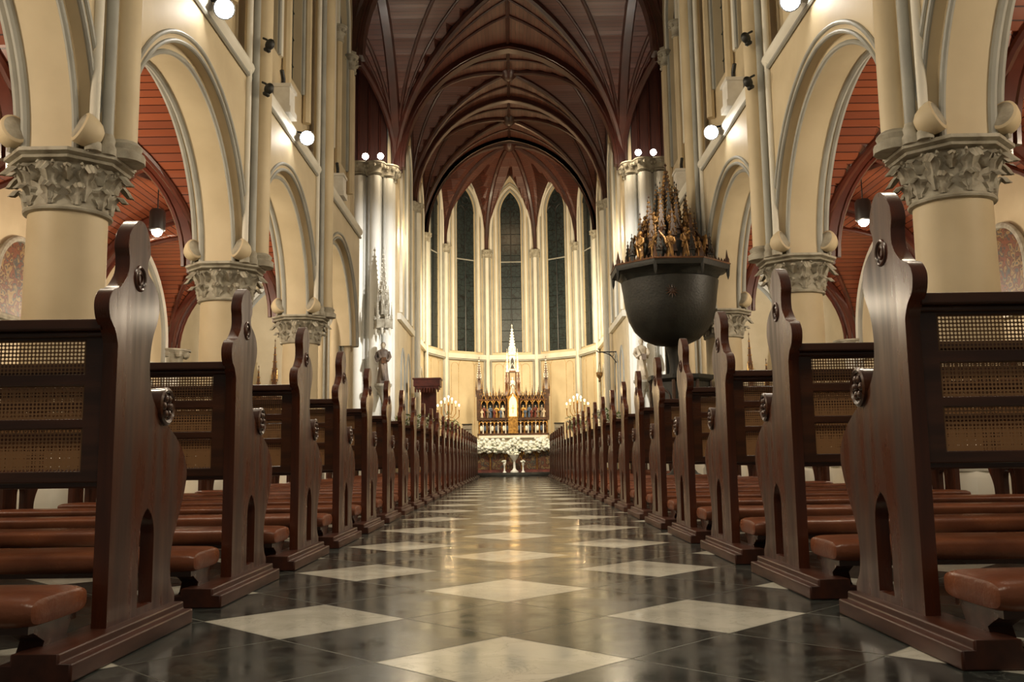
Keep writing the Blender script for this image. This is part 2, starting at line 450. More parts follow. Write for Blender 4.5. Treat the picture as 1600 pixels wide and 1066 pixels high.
def archtube(b,mp,c,z0,zsp,a,rise,d,r,w,seg=6):
    path=[mp(c-a-d,z0,w)]+[mp(c+x,zsp+z,w) for x,z in pointed(a,rise,d)]+[mp(c+a+d,z0,w)]
    b.tube(path,r,seg)

def small_cap(b,x,y,z,r):
    b.mat(CAPM); b.lathe([(r*1.15,-.42),(r*1.3,-.4),(r*1.15,-.36),(r*1.3,-.2),(r*1.9,-.08),(r*1.9,-.05),(r*2.1,-.05),(r*2.1,0)],(x,y,z),12)
    for k in range(8):
        a=2*pi*k/8; b.sphere((x+cos(a)*r*1.65,y+sin(a)*r*1.65,z-.14),r*.42,6,4)

for k in range(5):
    p0=Vector((*PV[k],0)); p1=Vector((*PV[k+1],0)); mid=(p0+p1)/2; dr=(p1-p0).normalized(); out=Vector((mid.x,mid.y-AY,0)).normalized(); hl=(p1-p0).length/2
    mp=lambda u,v,w,mid=mid,dr=dr,out=out: tuple(mid+dr*u+out*w+Vector((0,0,v)))
    b=B().mat(CREAM)
    ww=.56
    top=[(x,ZV+z) for x,z in pointed(hl,GR+.02)]
    hole=[(-ww,6.35)]+[(x,14.1+z) for x,z in pointed(ww,1.25)]+[(ww,6.35)]
    b.plate([(-hl,0)]+top+[(hl,0)],[hole],mp,0,.2)
    S('wall_apse',b)
    b=B().mat(GREY)
    archtube(b,mp,0,6.35,14.1,ww,1.25,.1,.05,-.03); 
    b.mat(IVORY); archtube(b,mp,0,6.35,14.1,ww,1.25,.26,.07,-.01); b.mat(GREY); archtube(b,mp,0,6.35,14.1,ww,1.25,.42,.045,-.02)
    b.mat(IVORY); archtube(b,mp,0,12,12.9,ww,2.45,.55,.1,.0)
    b.mat(IVORY); b.plate([(-hl,5.95),(hl,5.95),(hl,6.2),(-hl,6.2)],[],mp,-.14,0); b.mat(GREY); b.tube([mp(-hl,5.9,-.08),mp(hl,5.9,-.08)],.05,6)
    b.mat(GILT)
    for u in (-.95,-.5,.5,.95): b.tube([mp(u,1.2,0),mp(u,5.5,0)],.009,4)
    for u0 in (-.725,0,.725):
        hw=.225 if u0 else .5
        b.tube([mp(u0+x,5.5+z,0) for x,z in pointed(hw,hw*.7+.08 if hw<.3 else .5,n=5)],.009,4)
    trim(b)
    window_obj(mp,0,6.35,14.1,ww,1.25,.06)
for p in PV:
    d=Vector((p[0],p[1]-AY,0)).normalized(); x,y=p[0]-d.x*.1,p[1]-d.y*.1
    b=B().mat(IVORY); b.tube([(x,y,0),(x,y,11.6)],.12,10)
    b.mat(GREY); n=Vector((-d.y,d.x,0))
    for sg in (1,-1): b.tube([(x+n.x*.19*sg,y+n.y*.19*sg,0),(x+n.x*.19*sg,y+n.y*.19*sg,11.6)],.05,8)
    small_cap(b,x,y,12,.15)
    for sg in (1,-1): small_cap(b,x+n.x*.21*sg,y+n.y*.21*sg,12,.06)
    trim(b)

# choir side walls
for s in (1,-1):
    for i in range(2):
        c=(CH[i]+CH[i+1])/2; hl=(CH[i+1]-CH[i])/2
        mp=lambda u,v,w,s=s,c=c: (s*(A+w),c+u,v)
        b=B().mat(CREAM)
        holes=[[(cc-.6,6.35)]+[(cc+x,12.6+z) for x,z in pointed(.6,1.2)]+[(cc+.6,6.35)] for cc in (-1,1)]
        b.plate([(-hl,0)]+[(x,ZV+z) for x,z in pointed(hl,RISE)]+[(hl,0)],holes,mp,0,.4); S('wall_choir',b)
        b=B().mat(GREY)
        for cc in (-1,1):
            archtube(b,mp,cc,6.35,12.6,.6,1.2,.1,.05,-.03); b.mat(IVORY); archtube(b,mp,cc,6.35,12.6,.6,1.2,.24,.08,-.03); b.mat(GREY)
            b.tube([mp(cc+x,4+z,-.01) for x,z in [(-.6,-4)]+pointed(.6,1.0)+[(.6,-4)]],.05,6)
        b.mat(IVORY); b.plate([(-hl,5.95),(hl,5.95),(hl,6.2),(-hl,6.2)],[],mp,-.15,0)
        trim(b)
        for cc in (-1,1): window_obj(mp,cc,6.35,12.6,.6,1.2,.12)
    for y in (CH[1],):
        b=B()
        for (dx,dy,r,m) in ((.22,0,.15,IVORY),(.14,.27,.08,GREY),(.14,-.27,.08,GREY),(.05,.45,.09,CREAM),(.05,-.45,.09,CREAM)):
            b.mat(m); b.tube([(s*(A-dx),y+dy,0),(s*(A-dx),y+dy,11.6)],r,10); small_cap(b,s*(A-dx),y+dy,12,r)
        trim(b)

# ------------------------------------------------------------------ nave arcade walls
RA=2.25
for s in (1,-1):
    sn='right' if s>0 else 'left'
    mp=lambda u,v,w,s=s: (s*w,u,v)
    b=B().mat(CREAM)
    out=[(3.64,ZS)]
    for i in range(4):
        c=(YC[i]+YC[i+1])/2
        out+=[(c+x,ZS+z) for x,z in pointed(2.2,RA,.12,n=20)]
    out+=[(25.02,ZS),(25.02,ZL),(3.64,ZL)]
    b.plate(out,[],mp,4.2,4.98); S('wall_'+sn,b)
    for i in range(4):
        c=(YC[i]+YC[i+1])/2
        b=B().mat(CREAM)
        o=[(c+x,ZS+z) for x,z in pointed(2.2,RA,.13,n=20)]; inn=[(c+x,ZS+z) for x,z in pointed(2.2,RA,0,n=20)]
        b.plate(o+inn[::-1],[],mp,4.34,4.84)
        def at(d,r,w,m):
            b.mat(m); b.tube([mp(c+x,ZS+z,w) for x,z in pointed(2.2,RA,d,n=20)],r,8)
        at(.0,.034,4.34,GREY); at(.13,.03,4.2,GREY); at(.24,.03,4.19,GREY)
        at(.14,.05,4.98,GREY); at(0,.045,4.84,GREY)
        trim(b)
        # clerestory
        mq=lambda u,v,w,s=s,c=c: (s*w,c+u,v)
        b=B().mat(CREAM)
        holes=[[(cc-.6,8.3)]+[(cc+x,12.4+z) for x,z in pointed(.6,1.1)]+[(cc+.6,8.3)] for cc in (-1.0,1.0)]
        b.plate([(-L2,ZL)]+[(x,ZV+z) for x,z in pointed(L2,RISE)]+[(L2,ZL)],holes,mq,4.42,4.85); S('wall_'+sn,b)
        b=B()
        for cc in (-1,1):
            b.mat(GREY); archtube(b,mq,cc,8.3,12.4,.6,1.1,.06,.05,4.4); b.mat(IVORY); archtube(b,mq,cc,8.3,12.4,.6,1.1,.18,.06,4.4)
        for u in (-1.75,0,1.75):
            b.mat(CREAM); b.tube([mq(u,7.7,4.32),mq(u,11.2,4.32)],.09,8); p=mq(u,11.6,4.32); small_cap(b,p[0],p[1],p[2],.1)
        trim(b)
        for cc in (-1,1): window_obj(mq,cc,8.3,12.4,.6,1.1,4.6)
    # string course
    b=B().mat(IVORY)
    b.plate([(4.12,ZL),(4.1,ZL+.06),(4.12,ZL+.12),(4.45,ZL+.16),(4.45,ZL-.05),(4.2,ZL-.08)],[],lambda u,v,w,s=s:(s*u,w,v),3.64,25.02)
    b.mat(GREY); b.tube([(s*4.17,3.64,ZL-.1),(s*4.17,25.02,ZL-.1)],.035,6)
    trim(b)
    # wall shafts above the columns
    for y in YC[:-1]:
        b=B()
        b.mat(CREAM); b.box(*sorted((s*4.08,s*4.3)),y-.25,y+.25,ZS,11.7)
        for (dx,dy,r,m) in ((4.04,0,.14,CREAM),(4.1,.25,.06,GREY),(4.1,-.25,.06,GREY),(4.17,.40,.05,IVORY),(4.17,-.40,.05,IVORY)):
            b.mat(m); b.tube([(s*dx,y+dy,ZS+.1),(s*dx,y+dy,11.65)],r,10); small_cap(b,s*dx,y+dy,12,r)
            b.mat(CAPM); b.lathe([(r*1.6,0),(r*1.6,.08),(r*1.25,.12),(r*1.4,.17),(r*1.05,.22)],(s*dx,y+dy,ZS),12)
        trim(b)

# ------------------------------------------------------------------ outer aisle walls, transept
for s in (1,-1):
    sn='right' if s>0 else 'left'
    mp=lambda u,v,w,s=s:(s*w,u,v)
    b=B().mat(CREAM); b.plate([(-1.2,0),(25.02,0),(25.02,7),(-1.2,7)],[],mp,9.4,9.6); S('wall_'+sn,b,False)
    b=B()
    for i in range(4):
        c=(YC[i]+YC[i+1])/2
        b.mat(GREY); archtube(b,mp,c,0,ZS,2.1,2.3,.05,.06,9.37); b.mat(IVORY); archtube(b,mp,c,0,ZS,2.1,2.3,.2,.08,9.37)
        for cc in (-1,1):
            b.mat(GREY); archtube(b,mp,c+cc,0,2.1,.6,.8,.0,.05,9.38)
        b.mat(IVORY); b.box(*sorted((s*9.3,s*9.42)),YC[i]+.35,YC[i+1]-.35,3.05,3.17)
    trim(b)
    for y in YC:
        b=B().mat(IVORY); b.tube([(s*9.3,y,0),(s*9.3,y,3.25)],.2,12); b.mat(GREY)
        for d in (.28,-.28): b.tube([(s*9.34,y+d,0),(s*9.34,y+d,3.25)],.08,8); small_cap(b,s*9.34,y+d,ZS,.08); b.mat(GREY)
        small_cap(b,s*9.3,y,ZS,.24); trim(b)
    # transept shell
    b=B().mat(CREAM); b.plate([(25.02,0),(35,0),(35,11.5),(25.02,11.5)],[],mp,11,11.2); b.mat(TYMP); b.plate([(25.02,11.5),(35,11.5),(35,17.2),(25.02,17.2)],[],mp,11,11.2); S('wall_'+sn,b,False)
    mt=lambda u,v,w,s=s:(s*u,w,v)
    b=B().mat(CREAM)
    b.plate([(4.83,0),(11,0),(11,11.5),(4.83,11.5)],[],mt,35.0,35.25)
    b.mat(TYMP); b.plate([(4.83,11.5),(11,11.5),(11,17),(4.83,17)],[],mt,35.0,35.25); S('wall_transept',b,False)
    b=B().mat(CREAM)
    b.plate([(4.98,6.16),(11,6.16),(11,17),(4.98,17)],[],mt,24.9,25.1); S('wall_transept',b,False)
    b=B()
    for c,a,z0,zp,ri in ((8.9,1.5,0,5.2,2.2),(8.9,.7,8,10,1.0),(6.9,.35,0,5.0,.6)):
        b.mat(GREY); archtube(b,mt,c,z0,zp,a,ri,0,.07,34.97); b.mat(IVORY); archtube(b,mt,c,z0,zp,a,ri,.16,.09,34.97)
    b.mat(IVORY); b.box(*sorted((s*4.9,s*11)),34.85,35,7.4,7.6)
    b.mat(RIB); b.box(*sorted((s*4.9,s*11)),34.85,35,11.42,11.62)
    for k in range(14): b.tube([(s*(5.1+k*.42),34.97,11.6),(s*(5.1+k*.42),34.97,16.6)],.045,6)
    trim(b)

# ------------------------------------------------------------------ columns
def leaf(b, ang, r0, z0, h, w, out, nu=7, nv=13):
    vs=[];fs=[]
    for j in range(nv):
        v=j/(nv-1)
        rr=r0+.02+.04*v+out*(max(0,v-.4)/.6)**1.8
        zz=z0+h*(v if v<.82 else .82-(v-.82)*1.5)
        lob=1+.28*cos(v*2*pi*3.2)
        ww=w*(.35+.75*sin(pi*min(1,v*.98)**.8))*lob
        for i in range(nu):
            u=(i/(nu-1)-.5)*2
            a=ang+u*ww/2/rr
            r=rr+(.02 if abs(u)<.1 else 0)-.05*abs(u)**2+(.02 if abs(abs(u)-.66)<.05 else 0)
            vs.append((r*cos(a),r*sin(a),zz-.03*abs(u)+(.03*lob*abs(u))))
    for j in range(nv-1):
        for i in range(nu-1): fs.append((j*nu+i,j*nu+i+1,(j+1)*nu+i+1,(j+1)*nu+i))
    b.add(vs,fs)
def capital_mesh(r,z0,z1,Rab,nl=8):
    b=B().mat(CAPM); H=z1-z0
    b.lathe([(r,0),(r*1.08,.01),(r*1.1,.03),(r*1.06,.05),(r*1.0,.065),(r*1.0,H*.3),(r*1.06,H*.6),(r*1.22,H*.84)],(0,0,z0),32)
    for k in range(nl+2): leaf(b,2*pi*(k+.5)/(nl+2),r*1.0,z0+.06,H*.44,r*.5,.11)
    for k in range(nl): leaf(b,2*pi*k/nl,r*1.03,z0+.10,H*.74,r*.46,.20)
    for k in range(nl):
        a=2*pi*k/nl
        for da in (-.15,.15):
            pts=[(cos(a+da*(1-t*.08))*(r*1.3+.035*cos(t*.9)*(1-t/9)),sin(a+da*(1-t*.08))*(r*1.3+.035*cos(t*.9)*(1-t/9)),z0+H*.74+.04*sin(t*.9)*(1-t/9)) for t in range(8)]
            b.tube(pts,.014,5)
        leaf(b,a+pi/nl,r*1.1,z0+H*.5,H*.34,r*.34,.10,5,9)
    b.lathe([(r*1.15,H*.8),(Rab*.93,H*.84),(Rab*.95,H*.88),(Rab*.9,H*.9),(Rab,H*.94),(Rab,H),(r,H)],(0,0,z0),8,rot=pi/8)
    return b.mesh('capital')
def base_mesh(r):
    b=B().mat(IVORY)
    b.lathe([(r*1.42,0),(r*1.42,.28),(r*1.3,.34)],(0,0,0),8,rot=pi/8)
    b.lathe([(r*1.3,.34),(r*1.34,.4),(r*1.28,.46),(r*1.12,.5),(r*1.17,.55),(r*1.1,.6),(r*1.0,.64)],(0,0,0),32)
    return b.mesh('base')
CR=.39
b=B().mat(CREAM); b.lathe([(CR,.62),(CR-.01,3.06)],(0,0,0),40); shaft=b.mesh('shaft')
cap=capital_mesh(CR,3.04,ZS,.62); bas=base_mesh(CR)
root=empty('column',(4.58,YC[1],0),'cream round stone column with carved leafy grey capital','column','nave arcade columns')
add('shaft',shaft,root); add('capital',cap,root,label='grey foliate capital with octagonal top'); add('base',bas,root)
for s in (1,-1):
    for y in YC[:-1]:
        if s==1 and y==YC[1]: continue
        copy_tree(root,(s*4.58,y,0))

def pier(name,x,y,R,h,label,main,nsh=8,sr=.14,gm=GREY):
    root=empty(name,(x,y,0),label,'pillar','crossing pillars')
    b=B().mat(main); b.lathe([(R*.8,.6),(R*.8,h-.5)],(0,0,0),8,rot=pi/8)
    for k in range(nsh):
        a=2*pi*k/nsh+pi/8
        b.mat(main); b.tube([(R*.88*cos(a),R*.88*sin(a),.6),(R*.88*cos(a),R*.88*sin(a),h-.5)],sr,12)
        for d in (-.26,.26):
            b.mat(gm); b.tube([(R*.86*cos(a+d),R*.86*sin(a+d),.6),(R*.86*cos(a+d),R*.86*sin(a+d),h-.5)],sr*.32,8)
    b.obj('shaft',root)
    b=B()
    b.mat(CAPM)
    for k in range(nsh):
        a=2*pi*k/nsh+pi/8; small_cap(b,R*.88*cos(a),R*.88*sin(a),h,sr)
    b.mat(CAPM); b.lathe([(R*.85,h-.45),(R*.95,h-.3),(R*1.02,h-.14),(R*1.1,h-.12),(R*1.13,h),(R*.5,h)],(0,0,0),16,rot=pi/16)
    for k in range(20): leaf(b,2*pi*k/20,R*.85,h-.5,.42,.22,.12,5,7)
    b.obj('capital',root)
    b=B().mat(IVORY); b.lathe([(R*1.1,0),(R*1.1,.4),(R*1.02,.5),(R*1.0,.6),(R*.7,.6)],(0,0,0),16,rot=pi/16); b.obj('base',root)
    return root
for s in (1,-1):
    pier('crossing_pillar',s*4.98,25.05,.58,12.0,'tall cream clustered pillar with slender grey shafts',CREAM,8,.12)
    pier('crossing_pillar',s*5.36,34.3,.90,11.68,'tall white clustered pillar with statue, lamps on its capital',CHALK,8,.2,GREYL)

# ------------------------------------------------------------------ speakers on capitals, floods, lamps
b=B().mat(CREAM)
b.lathe([(.02,-.17),(.07,-.155),(.11,-.11),(.135,-.04),(.142,.03),(.14,.06),(.12,.075)],(0,0,0),22,sy=1.2)
b.mat(CAPM); b.lathe([(.122,.07),(.11,.08),(.02,.085)],(0,0,0),22,sy=1.2)
hous=b.mesh('housing')
b=B().mat(CAPM); b.tube([(0,0,-.05),(0,.02,-.14),(0,.05,-.2)],.03,6); brk=b.mesh('bracket')
root=None
for s in (1,-1):
    for y in YC[:-1]:
        for (x,dy,rz) in ((4.22,-.46,s*.75),(4.96,-.44,-s*.9)):
            loc=(s*x,y+dy,ZS+.2)
            if root is None:
                root=empty('column_speaker',loc,'cream rounded loudspeaker standing on a column capital','loudspeaker','capital loudspeakers')
                add('housing',hous,root,rot=(radians(68),0,0)); add('bracket',brk,root); root.rotation_euler=(0,0,rz)
            else: copy_tree(root,loc,rot=(0,0,rz))

def light(name,kind,loc,e,col=(1,.85,.64),size=.15,target=None,spot=None,blend=.6):
    l=bpy.data.lights.new(name,kind); l.energy=e; l.color=col
    if kind=='AREA': l.size=size
    else: l.shadow_soft_size=size
    if spot: l.spot_size=radians(spot); l.spot_blend=blend
    o=bpy.data.objects.new(name,l); COL.objects.link(o); o.location=loc
    if target is not None:
        o.rotation_euler=(Vector(target)-Vector(loc)).to_track_quat('-Z','Y').to_euler()
    return o

# flood lights on ledge
b=B().mat(DARK); b.lathe([(.06,-.2),(.11,-.16),(.14,-.02),(.15,.02),(.13,.02)],(0,0,0),16); fh=b.mesh('housing')
b=B().mat(BULB); b.lathe([(.01,.0),(.13,.0),(.13,.03),(.08,.06),(.01,.07)],(0,0,0),16); fb=b.mesh('lamp')
b=B().mat(DARK); b.tube([(0,.04,-.05),(0.0,.06,.12),(.34,.06,.12)],.022,6); fk=b.mesh('bracket')
root=None
for s in (1,-1):
    for y in (6.9,12.05,17.2):
        loc=(s*3.92,y,6.76)
        rz = -s*radians(20)
        if root is None:
            root=empty('flood_light',loc,'round floodlight bracketed from the cornice, switched on','floodlight','cornice floodlights')
            add('housing',fh,root,rot=(radians(115),0,0)); add('lamp',fb,root,rot=(radians(115),0,0)); add('bracket',fk,root); root.rotation_euler=(0,0,rz)
        else: copy_tree(root,loc,rot=(0,0,rz),scale=(s,1,1))
        light('flood','SPOT',(s*3.82,y-.15,6.73),{6.9:400,12.05:480,17.2:620}[y],size=.25,target=(-s*4,y+.3,5.6),spot=154,blend=.5)
for s in (1,-1):
    for y in (16.6,22.0):
        b=B().mat(WHITE); b.box(-.18,.18,-.25,.25,0,.12); b.box(-.15,.15,-.2,.2,.12,.5); b.box(-.18,.18,-.25,.25,.5,.56); b.mat(DARK); b.tube([(0,-.1,.56),(0,-.1,.7),(0,-.22,.82)],.04,6)
        b.obj('junction_box',None,(s*4.22,y,ZL+.16),label='small white equipment box on the cornice ledge',category='box',group='cornice equipment boxes')
b=B().mat(BRONZE); b.sphere((0,0,0),.075,12,8,(1,1,1.3)); b.lathe([(.045,-.13),(.065,-.10),(.035,-.04)],(0,0,0),12); b.tube([(0,0,0),(0,.1,.05),(0,.18,.05)],.018,6); sh=b.mesh('shaft_ornament')  # dark bracket-like carvings on the wall shafts, not lamps
for s in (1,-1):
    for z in (6.5,7.25):
        add('shaft_ornament',sh,None,(s*3.86,14.2,z),rot=(radians(30),0,s*radians(-70)),label='small round dark carved bracket on a wall shaft',category='ornament',group='wall shaft ornaments')
# lamps on far pillars
b=B().mat(DARK); b.box(-.12,.12,-.1,.1,0,.05); b.tube([(0,0,.05),(0,0,.18)],.02,6); lk=b.mesh('bracket')
b=B().mat(BULB); b.sphere((0,0,.26),.12,12,8); lb=b.mesh('bulb')
root=None
for s in (1,-1):
    for x in (4.85,5.42):
        loc=(s*x,33.5,11.68)
        if root is None:
            root=empty('pillar_lamp',loc,'bright globe lamp on top of the white pillar capital','lamp','pillar capital lamps'); add('bracket',lk,root); add('bulb',lb,root)
        else: copy_tree(root,loc)
    light('pillar_lamp_light','POINT',(s*3.9,33.2,12.0),110,col=(1,.8,.55),size=.2)
# aisle pendant lamps
b=B().mat(DARK); b.tube([(0,0,.3),(0,0,1.0)],.012,6); pc=b.mesh('cord')
b=B().mat(DARK); b.lathe([(.13,-.12),(.15,-.1),(.15,.25),(.12,.3),(.03,.32)],(0,0,0),18); ps=b.mesh('lamp_shade')
b=B().mat(BULB); b.sphere((0,0,-.13),.1,12,8); pb=b.mesh('bulb')
root=None
for s in (1,-1):
    for y in (12.1,17.3,22.4):
        loc=(s*6.8,y,5.1)
        if root is None:
            root=empty('pendant_lamp',loc,'black cylindrical pendant lamp hanging in the side aisle','pendant lamp','aisle pendant lamps'); add('cord',pc,root); add('lamp_shade',ps,root); add('bulb',pb,root)
        else: copy_tree(root,loc)
    for y in (6.7,12.0,17.2,22.4):
        light('aisle_light','POINT',(s*6.6,y,4.2),190 if s<0 else 130,col=(1,.84,.62),size=.2)

# ------------------------------------------------------------------ pews
cur=catmull([(0,.84),(-.02,.875),(-.055,.905),(-.065,.95),(-.04,.985),(.0,1.0),(.035,1.03),(.055,1.06),(.055,1.10),(.045,1.135),(.06,1.175),(.095,1.21),(.13,1.225),(.17,1.215),(.198,1.18),(.208,1.14),(.192,1.11),(.195,1.08),(.235,1.06),(.275,1.03),(.292,.985),(.28,.94),(.25,.89),(.234,.83),(.236,.77),(.26,.71),(.32,.66),(.40,.625),(.49,.58),(.555,.53),(.58,.475),(.565,.42),(.52,.34),(.475,.27),(.455,.2),(.465,.13),(.50,.09),(.50,.065)],4)
outl=[(0,.065),(0,.4)]+cur
slot=[(.20,.09)]+[(.255+x,.29+z) for x,z in pointed(.055,.085,n=5)]+[(.31,.09)]
TH=.042
b=B().mat(PEW); b.plate(outl,[slot],lambda u,v,w:(w,u,v),0,TH)
me_panel=b.mesh('end_panel')
b=B().mat(PEW)
b.tube([(0,.135+.034*cos(t*pi/10),1.05+.034*sin(t*pi/10)) for t in range(20)],.006,8,closed=True)
b.tube([(0,.135+.017*cos(t*pi/8),1.05+.017*sin(t*pi/8)) for t in range(16)],.005,6,closed=True)
me_ring=b.mesh('roundel')
b=B().mat(PEWD)
c=(.365,.685)
def disc(b,x,cy,cz,r,t):
    b.plate([(cy+r*cos(k*pi/12),cz+r*sin(k*pi/12)) for k in range(24)],[],lambda u,v,w:(w,u,v),x,x+t)
disc(b,-.004,c[0],c[1],.058,.05)
b.tube([(-.004,c[0]+.052*cos(t*pi/12),c[1]+.052*sin(t*pi/12)) for t in range(24)],.009,6,closed=True)
for k in range(6):
    a=k*pi/3; b.sphere((-.006,c[0]+.027*cos(a),c[1]+.027*sin(a)),.014,8,6,(.7,1,1))
b.sphere((-.01,c[0],c[1]),.012,8,6)
me_ros=b.mesh('rosette')
b=B().mat(PEWB); b.plate([(-.065,0),(.105,0),(.105,.045),(.08,.045),(.08,.068),(-.035,.068),(-.035,.045),(-.065,.045)],[],lambda u,v,w:(u,w,v),-.33,.49)
me_pl=b.mesh('plinth')
PL=2.72
BANDS=((.757,.852),(.632,.724),(.488,.604))
b=B().mat(PEWD)
holes=[]
for (z0,z1) in BANDS:
    for (x0,x1) in ((.1,1.33),(1.41,2.66)): holes.append([(x0,z0),(x1,z0),(x1,z1),(x0,z1)])
b.plate([(.04,.455),(PL,.455),(PL,.875),(.04,.875)],holes,lambda u,v,w:(u,w,v),.02,.055)
b.box(.035,PL,-.035,.10,.875,.905)
b.box(.035,PL,.0,.07,.86,.875)
me_back=b.mesh('back_frame',smooth=False)
canes=[]
for (z0,z1) in BANDS:
    b=B().mat(CANE); b.add([(.1,.038,z0),(2.66,.038,z0),(2.66,.038,z1),(.1,.038,z1)],[(0,1,2,3)])
    canes.append(b.mesh('cane_panel',False))
b=B().mat(PEWD); b.box(.04,PL,.055,.47,.44,.465); me_seat=b.mesh('seat',False)
def cushion(x0,x1,y0,y1,z0,z1):
    b=B().mat(LEATHER)
    cy=(y0+y1)/2; cz=(z0+z1)/2; hy=(y1-y0)/2; hz=(z1-z0)/2
    xs=[x0,x0+.004,x0+.02,x0+.045]+[x0+.045+(x1-x0-.09)*k/24 for k in range(1,24)]+[x1-.045,x1-.02,x1-.004,x1]
    sc=[.55,.8,.94,1]+[1+(.0 if k%8==0 else (.05 if k%3 else .02)) for k in range(1,24)]+[1,.94,.8,.55]
    vs=[];m=24
    for x,k in zip(xs,sc):
        for j in range(m):
            a=2*pi*j/m; ca,sa=cos(a),sin(a)
            vs.append((x,cy+hy*(1 if k>=1 else .75+.25*k)*math.copysign(abs(ca)**.4,ca),cz+hz*k*math.copysign(abs(sa)**.6,sa)))
    fs=[]
    for i in range(len(xs)-1):
        for j in range(m): fs.append((i*m+j,i*m+(j+1)%m,(i+1)*m+(j+1)%m,(i+1)*m+j))
    fs.append(tuple(range(m))); fs.append(tuple((len(xs)-1)*m+j for j in range(m)))
    b.add(vs,fs); return b.mesh('kneeler_cushion')
me_kn=cushion(.03,PL-.03,-.34,-.04,.12,.197)
b=B().mat(PEWD)
for x in (.05,PL-.12):
    b.plate([(-.28,.03),(-.06,.03),(-.08,.055),(-.12,.075),(-.09,.12),(-.27,.12),(-.29,.11),(-.23,.08),(-.25,.05)],[],lambda u,v,w:(w,u,v),x,x+.06)
b.box(.05,PL-.06,-.31,-.07,.108,.126)
me_kb=b.mesh('kneeler_support',False)

proto=empty('pew',(1.1,2.55,0),'dark varnished wooden pew with scrolled end, cane back, leather kneeler','pew','nave pews')
for nm,me in (('end_panel',me_panel),('plinth',me_pl),('back_frame',me_back),('seat',me_seat),('kneeler_support',me_kb)):
    o=add(nm,me,proto)
    if nm in('end_panel','plinth'): bevel(o,.005,2)
    if nm in('seat','back_frame'): bevel(o,.004,2)
for me in canes: add('cane_panel',me,proto,label='woven cane panel')
add('kneeler_cushion',me_kn,proto,label='brown leather padded kneeler')
add('roundel',me_ring,proto); add('rosette',me_ros,proto,label='carved flower rosette')
o=add('end_panel',me_panel,proto,(PL,0,0)); bevel(o,.005,2)
o=add('plinth',me_pl,proto,(PL,0,0)); 
proto.scale=(1,1,1.045)
NP=24; PIT=1.105
for k in range(NP):
    y=2.55+k*PIT
    sx=.5 if 17.6<y<20.4 else 1
    if k: copy_tree(proto,(1.1,y,0),(sx,1,1.045))
    copy_tree(proto,(-1.1,y,0),(-1,1,1))

# ------------------------------------------------------------------ sanctuary platform & steps
b=B().mat(simple('dark_step_marble',(.05,.05,.045),(.09,.085,.07),.18,scale=4))
b.box(-4.3,4.3,29.4,46,0,.06); b.box(-4.3,4.3,29.7,46,.06,.12)
for i in range(4): b.box(-4.25,4.25,40.6+i*.35,46+i*.9,.12+i*.19,.31+i*.19)
S('floor',b,False)

# ------------------------------------------------------------------ gothic helpers
def spire(b,x,y,z,w,h,mat1,mat2,seg=4,crock=5):
    b.mat(mat1); hs=h*.35
    b.lathe([(w*.7,0),(w*.7,hs*.1),(w*.55,hs*.15),(w*.55,hs*.9),(w*.75,hs*.95),(w*.75,hs)],(x,y,z),seg,rot=pi/4)
    b.lathe([(w*.6,hs),(w*.05,h*.92),(w*.05,h*.94),(w*.14,h*.955),(w*.03,h*.98),(.002,h)],(x,y,z),seg,rot=pi/4)
    b.mat(mat2)
    for k in range(4):
        a=k*pi/2+pi/4
        for i in range(crock):
            t=(i+.5)/crock; r=w*.6*(1-t)+w*.06; b.sphere((x+cos(a)*r,y+sin(a)*r,z+hs+(h*.9-hs)*t),w*.13,5,4)
        a2=k*pi/2
        b.tube([(x+cos(a2)*w*.45-sin(a2)*w*.35*u,y+sin(a2)*w*.45+cos(a2)*w*.35*u,z+hs*(.9+vv)) for u,vv in ((-1,0),(0,.5),(1,0))],w*.07,4)
def figure(b,x,y,z,h,m_robe,m_skin=None,arms=True,seg=14,ph=0):
    m_skin=m_skin or m_robe
    b.mat(m_robe)
    w=lambda a,zz:1+.10*cos(7*a+ph)*max(0,1-(zz)/(h*.75))
    b.lathe([(h*.15,0),(h*.145,h*.05),(h*.12,h*.25),(h*.105,h*.45),(h*.10,h*.58),(h*.125,h*.70),(h*.135,h*.77),(h*.10,h*.82),(h*.04,h*.845),(h*.035,h*.87)],(x,y,z),seg,0,1.0,.72,w)
    if arms:
        for sg in (1,-1):
            b.tube([(x+sg*h*.125,y,z+h*.77),(x+sg*h*.165,y-h*.02,z+h*.64),(x+sg*h*.13,y-h*.10,z+h*.55),(x+sg*h*.03,y-h*.14,z+h*.62)],[h*.045,h*.045,h*.04,h*.022],7)
        b.tube([(x-h*.1,y-h*.06,z+h*.8),(x-h*.02,y-h*.12,z+h*.5),(x+h*.05,y-h*.13,z+h*.1)],[h*.03,h*.035,h*.03],6)
    b.mat(m_skin); b.sphere((x,y-h*.005,z+h*.925),h*.062,10,8,(.85,.95,1.2)); b.sphere((x,y-h*.062,z+h*.92),h*.012,5,4)
    b.mat(m_robe); b.sphere((x,y+h*.018,z+h*.945),h*.066,10,6,(.95,.9,1.1))

